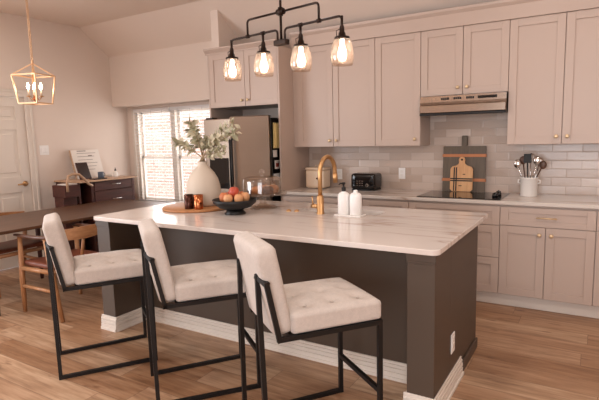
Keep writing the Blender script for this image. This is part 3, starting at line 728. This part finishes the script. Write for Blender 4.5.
# cake stand
cs = thing('cake_stand', 'glass cake stand with a domed cover on the island', 'cake stand', (-2.325, 3.225, .914))
MB().lathe([(0, 0), (.115, 0), (.118, .006), (.08, .018), (.035, .032), (.024, .055), (.032, .075), (.026, .095), (.05, .108), (.05, .114), (0, .114)], seg=40, close=False).build('pedestal', M['glass'], cs)
MB().lathe([(0, .114), (.195, .114), (.203, .118), (.203, .128), (.198, .130), (.19, .124), (0, .124)], seg=48, close=False).build('plate', M['glass'], cs)
MB().lathe([(.156, .125), (.156, .220), (.151, .242), (.13, .254), (.08, .258), (.0, .260), (.0, .256), (.08, .254), (.127, .250), (.147, .239), (.152, .219), (.152, .125)], seg=48, close=False).build('dome', M['glass'], cs)
MB().lathe([(.010, .258), (.010, .272), (.022, .282), (.026, .298), (.018, .314), (.0, .318)], seg=24, close=False).build('knob', M['glass'], cs)
for i, (lb, x, y, mt) in enumerate((('dark chocolate pastry at the left under the glass dome', -.085, -.03, 'choc'), ('golden pastry at the front centre under the glass dome', .0, -.075, 'golden'), ('dark pastry at the front right under the glass dome', .085, -.04, 'choc'), ('golden pastry at the rear left under the glass dome', -.035, .065, 'golden'), ('golden pastry at the rear right under the glass dome', .065, .06, 'golden'))):
    t = thing('pastry', lb, 'pastry', (cs.location.x+x, cs.location.y+y, cs.location.z+.1245), i, 'pastries under the glass dome')
    MB().lathe([(0, 0), (.036, 0), (.042, .028), (.046, .034), (.040, .05), (.022, .060), (0, .063)], seg=20, close=False).build('crumb', M[mt], t)
    MB().ball((.0, 0, .060), .016, 10, (1, 1, .6)).build('topping', M['icing' if i % 2 == 0 else 'choc'], t)

# ------------------------------------------------------------------ stools
def make_stool(label):
    r = thing('counter_stool', label, 'stool', (0, 0, 0), 0, 'cream counter stools along the island')
    W2, q = .219, .011
    for s in (-1, 1):
        x = s*W2; zr = .581
        path = [(x, 0, q), (x, 0, zr), (x, -.517, zr), (x, -.570, .846), (x*.72, -.592, .868), (x*.92, -.583, q)]
        fr_ = MB()
        P = [Vector(p) for p in path]
        n = len(P)
        for i in range(n):
            a, b2 = P[i], P[(i+1) % n]; dv = (b2-a).normalized()
            fr_.tube([a-dv*q*.98, b2+dv*q*.98], q, square=True)
        fr_.build('side_frame', M['black'], r)
    MB().tube([(-W2+q, 0, .225), (W2-q, 0, .225)], q, square=True).build('footrest', M['black'], r)
    MB().tube([(-W2+q, -.05, .575), (W2-q, -.05, .575)], q*.8, square=True).build('seat_bar', M['black'], r)
    MB().tube([(-W2+q, -.45, .575), (W2-q, -.45, .575)], q*.8, square=True).build('seat_bar', M['black'], r)
    tf = [(i*.145, j*.14-.0) for i in (-1, 0, 1) for j in (-1, 0, 1)]
    def seatfn(p, h):
        if p.z > 0:
            k = p.z/h.z; e = max(0, 1-(p.x/h.x)**4)*max(0, 1-(p.y/h.y)**4)
            dz = .022*e
            for tx, ty in tf: dz -= .020*math.exp(-((p.x-tx)**2+(p.y-ty)**2)/(2*.022**2))
            p.z += dz*k
        return p
    so = MB().rbox((0, -.222, .641), (.452, .47, .098), .020, 26, seatfn).build('seat', M['cream'], r)
    for tx, ty in tf: MB().ball((tx, -.222+ty, .694), .009, 8, (1, 1, .5)).build('button', M['cream'], so)
    def backfn(p, h):
        if p.y > 0: p.y += .010*max(0, 1-(p.x/h.x)**2)*max(0, 1-(p.z/h.z)**2)
        return p
    # slab tilted backwards
    ang = math.atan2(.080, .42)
    mt = T(0, -.488, .592) @ rotX(ang)
    MB().rbox((0, 0, .212), (.424, .100, .424), .030, 14, backfn, mt).build('backrest', M['cream'], r)
    return r
def put(r, mid, A):
    r.location = (mid[0], mid[1], 0); r.rotation_euler = (0, 0, -math.radians(A))
labs = ['leftmost cream stool, in front of the wooden armchair', 'middle cream stool of the three at the island', 'rightmost and nearest cream stool, with its tufted seat in full view']
st0 = make_stool(labs[0]); st1 = copy_tree(st0); st2 = copy_tree(st0); st1['label'] = labs[1]; st2['label'] = labs[2]
put(st0, (-2.695, 2.296), 32.4); put(st1, (-1.845, 2.353), 37.5); put(st2, (-1.047, 2.278), 37.0)

# ------------------------------------------------------------------ dining set
tb = thing('dining_table', 'long dark walnut dining table left of the island', 'table', (-4.76, 3.05, 0))
MB().box(-.49, .49, -1.15, 1.05, .722, .750, .006, seg=2).build('tabletop', M['walnut'], tb)
MB().box(-.07, .07, -1.0, .9, .665, .721, .003).build('beam', M['darkwood'], tb)
for x, y in ((-.40, -.90), (.33, -.90), (-.40, .80), (.37, .80)):
    s = 1 if x > 0 else -1; sy = 1 if y > 0 else -1
    MB().tube([(x, y, .721), (x+.03*s, y+.03*sy, 0)], [.030, .017], 12).build('leg', M['darkwood'], tb)
for x in (-.44,): MB().tube([(x, -.05, .721), (x, -.05, 0)], [.028, .018], 12).build('leg', M['darkwood'], tb)

def make_chair(label, seat_mat):
    r = thing('dining_armchair', label, 'chair', (0, 0, 0), 0, 'wooden armchairs at the dining table')
    W2 = .275
    for s in (-1, 1):
        x = s*W2
        MB().tube([(x*1.0, .27, 0), (x, .265, .30), (x*.98, .255, .68)], [.017, .024, .019], 12).build('leg', M['oak'], r)
        MB().tube([(x, -.285, 0), (x, -.19, .40), (x*.98, -.125, .69)], [.017, .024, .019], 12).build('leg', M['oak'], r)
        MB().tube([(x, .262, .24), (x, -.22, .245)], .016, 10).build('side_stretcher', M['oak'], r)
        MB().tube([(x, .262, .40), (x, -.19, .41)], .020, 10).build('side_rail', M['oak'], r)
        arm = MB(); pts = [(x*1.02, .31, .690), (x*1.04, .16, .694), (x*1.03, 0, .694), (x*1.0, -.13, .702), (x*.96, -.20, .712)]
        for i in range(len(pts)-1): pass
        arm.tube(pts, [.013, .019, .021, .020, .016], 12); 
        for v in arm.bm.verts: v.co.z = .70+(v.co.z-.70)*.8
        arm.build('armrest', M['walnutx'], r)
    # curved top rail as a bent board
    m = MB(); b = bmesh.new(); N = 16; rows = []
    for i in range(N+1):
        a = -1+2*i/N; x = a*.285; y = -.165-.10*(1-a*a); hz = .052-.012*abs(a); zc = .712
        nx, ny = -2*a*.10/.285*-1, 1; l = math.hypot(nx, ny); nx, ny = nx/l*.011, ny/l*.011
        rows.append([b.verts.new((x+sx*nx*-1, y+sx*ny+.012*sz, zc+sz*hz)) for sx, sz in ((-1, -1), (1, -1), (1, 1), (-1, 1))])
    for i in range(N):
        for j in range(4): f = b.faces.new((rows[i][j], rows[i][(j+1) % 4], rows[i+1][(j+1) % 4], rows[i+1][j]))
    b.faces.new(rows[0]); b.faces.new(rows[-1]); bmesh.ops.recalc_face_normals(b, faces=b.faces[:])
    bmesh.ops.bevel(b, geom=[e for e in b.edges if abs(e.verts[0].co.x-e.verts[1].co.x) > .02], offset=.004, segments=2, affect='EDGES')
    m._merge(b); m.build('top_rail', M['oakx'], r)
    MB().tube([(0, -.19, .42), (0, -.225, .56), (0, -.255, .68)], .014, 10).build('back_post', M['oak'], r)
    for y, z in ((.262, .40), (-.19, .41)): MB().tube([(-W2, y, z), (W2, y, z)], .020, 10).build('cross_rail', M['oakx'], r)
    def sf(p, h):
        if p.z > 0: p.z -= .012*max(0, 1-(p.x/h.x)**2)
        return p
    MB().rbox((0, .035, .445), (.52, .46, .055), .024, 10, sf).build('seat', seat_mat, r)
    return r
c1 = make_chair('honey oak armchair with tan leather seat behind the leftmost stool', M['leather'])
c2 = copy_tree(c1); c2['label'] = 'wooden armchair across the table, mostly hidden behind its top'
c1.location = (-4.03, 2.575, 0); c1.rotation_euler = (0, 0, PI/2)
c2.location = (-5.17, 2.66, 0); c2.rotation_euler = (0, 0, -PI/2)

# ------------------------------------------------------------------ desk in the corner
dk = thing('desk', 'dark wood drawer desk in the corner beside the window', 'desk', (-5.68, 4.15, 0))
MB().box(-.26, .30, -.46, .40, .985, 1.005, .004).build('desktop', M['tan'], dk)
m = MB(); m.box(-.26, .24, -.25, .34, .06, .984, .003); m.box(-.26, .20, -.43, -.40, 0, .984, .003); m.box(-.26, -.23, -.40, -.25, .3, .984, .003); m.box(-.26, .26, .34, .38, 0, .984, .003); m.box(.2, .255, -.29, -.25, 0, .984, .003)
m.build('carcass', M['darkwood'], dk)
for z0, z1 in ((.865, .975), (.60, .855), (.33, .59), (.08, .32)):
    d = MB().box(.236, .262, -.245, .335, z0, z1, .004).build('drawer', M['darkwood'], dk)
    pl = MB(); zc = (z0+z1)/2+.02; pl.tube([(.262, .0, zc), (.285, .01, zc-.008), (.285, .13, zc-.008), (.262, .14, zc)], .006, 8); pl.build('pull', M['chrome'], d)['label'] = 'silver pull'
DT = 1.0055
cal = thing('wall_planner', 'large white printed planner sheet leaning on the wall above the desk', 'planner', (-5.79, 4.13, DT)); cal.rotation_euler = (0, math.radians(-16), 0)
MB().box(-.012, 0, -.20, .22, 0, .39, .001).build('board', M['paper'], cal)
MB().box(-.016, .004, -.213, -.199, 0, .39, .001).build('edge_strip', M['tan'], cal)
m = MB()
for k in range(6): m.box(.0005, .0015, -.12, .16-.03*(k % 3), .34-.045*k, .346-.045*k, 0)
m.box(.0005, .0018, -.11, .02, .368, .38, 0); m.box(.0005, .0018, .04, .10, .30, .315, 0); m.build('print', M['ink'], cal)
tbt = thing('picture_frame', 'dark tilted frame propped in front of the white planner', 'frame', (-5.64, 3.955, DT)); tbt.rotation_euler = (0, math.radians(-22), 0)
m = MB(); m.box(-.012, 0, -.085, .085, 0, .235, .003); m.build('frame', M['darkwood'], tbt); MB().box(-.001, .0015, -.076, .076, .010, .225, 0).build('picture', M['darkglass'], tbt)
mg = thing('mug', 'small slate blue mug on the desk', 'mug', (-5.58, 4.13, DT))
MB().lathe([(0, 0), (.034, 0), (.037, .004), (.037, .085), (.033, .085), (.033, .008), (0, .006)], close=False, seg=20).build('cup', M['blue'], mg)
MB().tube([(0, .035, .07), (0, .06, .065), (0, .06, .03), (0, .035, .022)], .005, 8).build('handle', M['blue'], mg)
bt = thing('pump_bottle', 'small clear bottle with a dark top on the desk', 'bottle', (-5.56, 4.345, DT))
MB().lathe([(0, 0), (.028, 0), (.03, .004), (.03, .06), (.012, .078), (.012, .09), (0, .09)], close=False, seg=18).build('body', M['white'], bt)
MB().lathe([(.013, .085), (.013, .10), (.005, .104), (.005, .125), (0, .126)], close=False, seg=14).build('cap', M['black'], bt)
tag(MB().box(-.06, .06, -.09, .09, 0, .012, .002).build('notepad', M['black'], None, (-5.50, 4.03, DT)), 'flat black notepad on the desk in front of the mug', 'notepad')
tag(MB().box(-.07, .07, -.07, .07, 0, .03, .003).build('paper_stack', M['paper'], None, (-5.72, 4.42, DT)), 'low stack of white paper at the back of the desk', 'paper stack')
# printer stand left of the desk
ps = thing('side_cabinet', 'small dark bin cabinet with pale bent handle left of the desk', 'cabinet', (-5.45, 3.56, 0))
MB().box(-.16, .09, -.10, .10, .83, .975, .004).build('bin', M['darkwood'], ps)
MB().box(-.15, .03, -.09, .09, .10, .829, .004).build('cupboard', M['darkwood'], ps)
MB().box(-.16, .05, -.095, .095, 0, .10, .004).build('plinth', M['darkwood'], ps)
MB().tube([(.10, -.07, .90), (.11, -.075, 1.02), (.11, -.055, 1.085), (.11, .0, 1.105), (.12, .08, 1.10), (.13, .14, 1.04), (.14, .19, .975), (.15, .235, .945)], .015, 10).build('handle', M['tan'], ps)['label'] = 'pale bent handle'
tag(MB().box(-.10, .07, -.07, .085, 0, .014, .002).build('paper_stack', M['paper'], None, (-5.45, 3.56, .9755)), 'white papers on top of the small dark bin cabinet', 'paper stack')

# ------------------------------------------------------------------ lights: island pendant
PC = Vector((-1.94, 2.98, 0)); PR = -math.radians(9.7)
pd = thing('pendant_light', 'four-lamp bronze pipe pendant hanging over the island', 'pendant light', (PC.x, PC.y, 2.99), PR)
z0 = -2.99
MB().lathe([(.065, 0), (.065, -.018), (.02, -.028), (0, -.03)], close=False).build('canopy', M['bronze'], pd)
MB().tube([(0, 0, -.02), (0, 0, 2.155+z0)], .009, 10).build('down_rod', M['bronze'], pd)
fit = MB(); fit.tube([(-.03, 0, 2.352+z0), (.03, 0, 2.352+z0)], .021, 12); fit.tube([(0, 0, 2.325+z0), (0, 0, 2.38+z0)], .018, 12)
fit.build('hub', M['bronze'], pd)
MB().box(-.06, .06, -.024, .024, 2.125+z0, 2.162+z0, .006).build('base_block', M['bronze'], pd)
def elbow(pts, r=.03, n=5):
    pts = [Vector(p) for p in pts]; out = [pts[0]]
    for i in range(1, len(pts)-1):
        a, b2, c2 = pts[i-1], pts[i], pts[i+1]; p = b2+(a-b2).normalized()*r; q2 = b2+(c2-b2).normalized()*r
        for k in range(n+1):
            t = k/n; out.append(p*(1-t)**2+b2*2*t*(1-t)+q2*t*t)
    return out+[pts[-1]]
LX = (-.525, -.18, .18, .525)
for s in (-1, 1):
    ar = MB(); ar.tube(elbow([(0, 0, 2.352+z0), (s*.34, 0, 2.352+z0), (s*.34, 0, 2.235+z0)]), .008, 10); ar.build('upper_arm', M['bronze'], pd)
    ar = MB(); ar.tube(elbow([(s*.035, 0, 2.15+z0), (s*.035, 0, 2.235+z0), (s*.525, 0, 2.235+z0), (s*.525, 0, 2.15+z0)]), .008, 10)
    for xx in (.34, .18): ar.tube([(s*xx-.014, 0, 2.235+z0), (s*xx+.014, 0, 2.235+z0)], .014, 10)
    ar.build('lower_arm', M['bronze'], pd)
for i, x in enumerate(LX):
    sk_ = MB(); sk_.tube([(x, 0, 2.235+z0), (x, 0, 2.13+z0)], .009, 10)
    sk_.lathe([(.012, 2.175), (.016, 2.16), (.016, 2.135), (.022, 2.13), (.024, 2.11), (.048, 2.105), (.05, 2.092), (.0, 2.09)], c=(x, 0, z0), close=False, seg=24)
    sk_.tube([(x-.04, 0, 2.10+z0), (x-.045, 0, 2.15+z0), (x-.018, 0, 2.155+z0)], .003, 6)
    so = sk_.build('socket', M['bronze'], pd)
    MB().lathe([(.044, 2.100), (.055, 2.085), (.068, 2.045), (.074, 2.005), (.073, 1.965), (.065, 1.930), (.062, 1.930), (.070, 1.965), (.071, 2.005), (.065, 2.045), (.052, 2.085), (.041, 2.10)], c=(x, 0, z0), close=False, seg=32).build('glass_shade', M['shade'], so)
    MB().lathe([(0, 1.955), (.018, 1.962), (.029, 1.985), (.029, 2.005), (.020, 2.04), (.013, 2.06), (.013, 2.09)], c=(x, 0, z0), close=False, seg=18).build('bulb', M['bulb'], so)

# lantern over the dining table
LC = (-4.93, 2.95); lr = math.radians(18)
ln = thing('lantern_chandelier', 'gold open-cage lantern with candle bulbs over the dining table', 'chandelier', (*LC, 2.99), lr)
MB().lathe([(.06, 0), (.06, -.02), (.015, -.03), (0, -.03)], close=False).build('canopy', M['brass'], ln)
ch = MB(); z = -.03; k = 0
while z > -.70:
    ring = [(.011*math.cos(a)*(1 if k % 2 else 0), .011*math.cos(a)*(0 if k % 2 else 1), z-.018+.019*math.sin(a)) for a in [2*PI*j/8 for j in range(9)]]
    ch.tube(ring, .0035, 6); z -= .029; k += 1
ch.tube([(.004, .004, -.02), (.004, .004, -.72)], .003, 6)
ch.build('chain', M['lantern'], ln)
ta, tb_, zt, zb, za = .138, .108, 2.165-2.99, 1.885-2.99, 2.285-2.99
cg = MB(); q = .006
tc = [(-ta, -ta, zt), (ta, -ta, zt), (ta, ta, zt), (-ta, ta, zt)]; bc = [(-tb_, -tb_, zb), (tb_, -tb_, zb), (tb_, tb_, zb), (-tb_, tb_, zb)]
for i in range(4):
    cg.tube([tc[i], tc[(i+1) % 4]], q, square=True); cg.tube([bc[i], bc[(i+1) % 4]], q, square=True); cg.tube([tc[i], bc[i]], q, square=True); cg.tube([tc[i], (0, 0, za)], q*.9, square=True)
cg.tube([(0, 0, za-.01), (0, 0, za+.03)], .012, 10); cg.build('cage', M['lantern'], ln)
MB().tube([(0, 0, za), (0, 0, zb+.04)], .006, 8).build('centre_rod', M['brass'], ln)
MB().lathe([(0, -.03), (.02, -.02), (.028, 0), (.016, .02), (.022, .035), (0, .04)], c=(0, 0, zb+.05), close=False, seg=18).build('hub', M['copper'], ln)
for i in range(4):
    a = PI/4+PI/2*i; x, y = .058*math.cos(a), .058*math.sin(a)
    ar = MB(); ar.tube([(0, 0, zb+.05), (x*.6, y*.6, zb+.035), (x, y, zb+.07)], .005, 8); ar.lathe([(.0, .066), (.022, .07), (.024, .076), (.008, .08), (0, .08)], c=(x, y, zb), close=False, seg=14)
    ao = ar.build('arm', M['brass'], ln)
    MB().tube([(x, y, zb+.078), (x, y, zb+.145)], .009, 10).build('candle_sleeve', M['creamp'], ao)
    MB().lathe([(.007, .145), (.014, .165), (.013, .18), (.004, .205), (0, .21)], c=(x, y, zb), close=False, seg=12).build('candle_bulb', M['candle'], ao)

# ------------------------------------------------------------------ light
def area(name, loc, rot, sx, sy, power, rgb):
    l = bpy.data.lights.new(name, 'AREA'); l.shape = 'RECTANGLE'; l.size = sx; l.size_y = sy; l.energy = power; l.color = rgb
    o = bpy.data.objects.new(name, l); o.location = loc; o.rotation_euler = rot; COL.objects.link(o); return o
WARM = (1, .96, .92); DAY = (.90, .96, 1.04)
area('rear_window_daylight', (.1, YR-.15, 1.45), (PI/2, 0, 0), 2.8, 2.2, 76, DAY)
area('left_window_daylight', (XL-.2, -.5, 1.5), (0, -PI/2, 0), 2.0, 3.0, 118, DAY)
area('kitchen_window_daylight', ((WX0+WX1)/2, YW+.25, 1.3), (-PI/2, 0, 0), 1.5, 1.4, 30, (1, .98, .97))
for x, y, p in ((-3.3, 1.5, 11), (-1.3, 1.5, 11), (.7, 1.5, 20), (-4.9, 1.2, 7), (-4.7, 2.2, 10), (-2.2, 3.85, 2), (-.5, 3.85, 2.5), (1.0, 3.7, 5), (.25, 2.95, 6)):
    area('ceiling_fill_light', (x, y, ZC-.02), (0, 0, 0), .16, .16, p, WARM)  # unseen overhead fills without fixtures, added to brighten floor, walls and cabinets
W = bpy.data.worlds.new('sky'); S.world = W; W.use_nodes = True
bgn = W.node_tree.nodes['Background']; bgn.inputs[0].default_value = (.93, .96, 1, 1); bgn.inputs[1].default_value = 2.6

# ------------------------------------------------------------------ camera
cam = bpy.data.cameras.new('camera'); co = bpy.data.objects.new('camera', cam); COL.objects.link(co)
f, yaw, pitch, roll, hh = 489.0563, math.radians(31.4538), math.radians(7.3683), math.radians(-1.4175), 1.4838
F = Vector((-math.sin(yaw)*math.cos(pitch), math.cos(yaw)*math.cos(pitch), -math.sin(pitch)))
Rt = Vector((math.cos(yaw), math.sin(yaw), 0)); U = Rt.cross(F)
R2 = Rt*math.cos(roll)+U*math.sin(roll); U2 = -Rt*math.sin(roll)+U*math.cos(roll)
mt = Matrix(((R2.x, U2.x, -F.x, 0), (R2.y, U2.y, -F.y, 0), (R2.z, U2.z, -F.z, hh), (0, 0, 0, 1)))
co.matrix_world = mt; cam.sensor_width = 36; cam.lens = f*36/599; cam.clip_start = .05
S.camera = co
S.view_settings.view_transform = 'Standard'; S.view_settings.look = 'None'; S.view_settings.gamma = 1; S.view_settings.exposure = 0.03
S.view_settings.use_curve_mapping = False
S.cycles.use_denoising = True
S.cycles.max_bounces = 10; S.cycles.transparent_max_bounces = 24; S.cycles.caustics_reflective = False; S.cycles.caustics_refractive = False
S.cycles.sample_clamp_indirect = 6
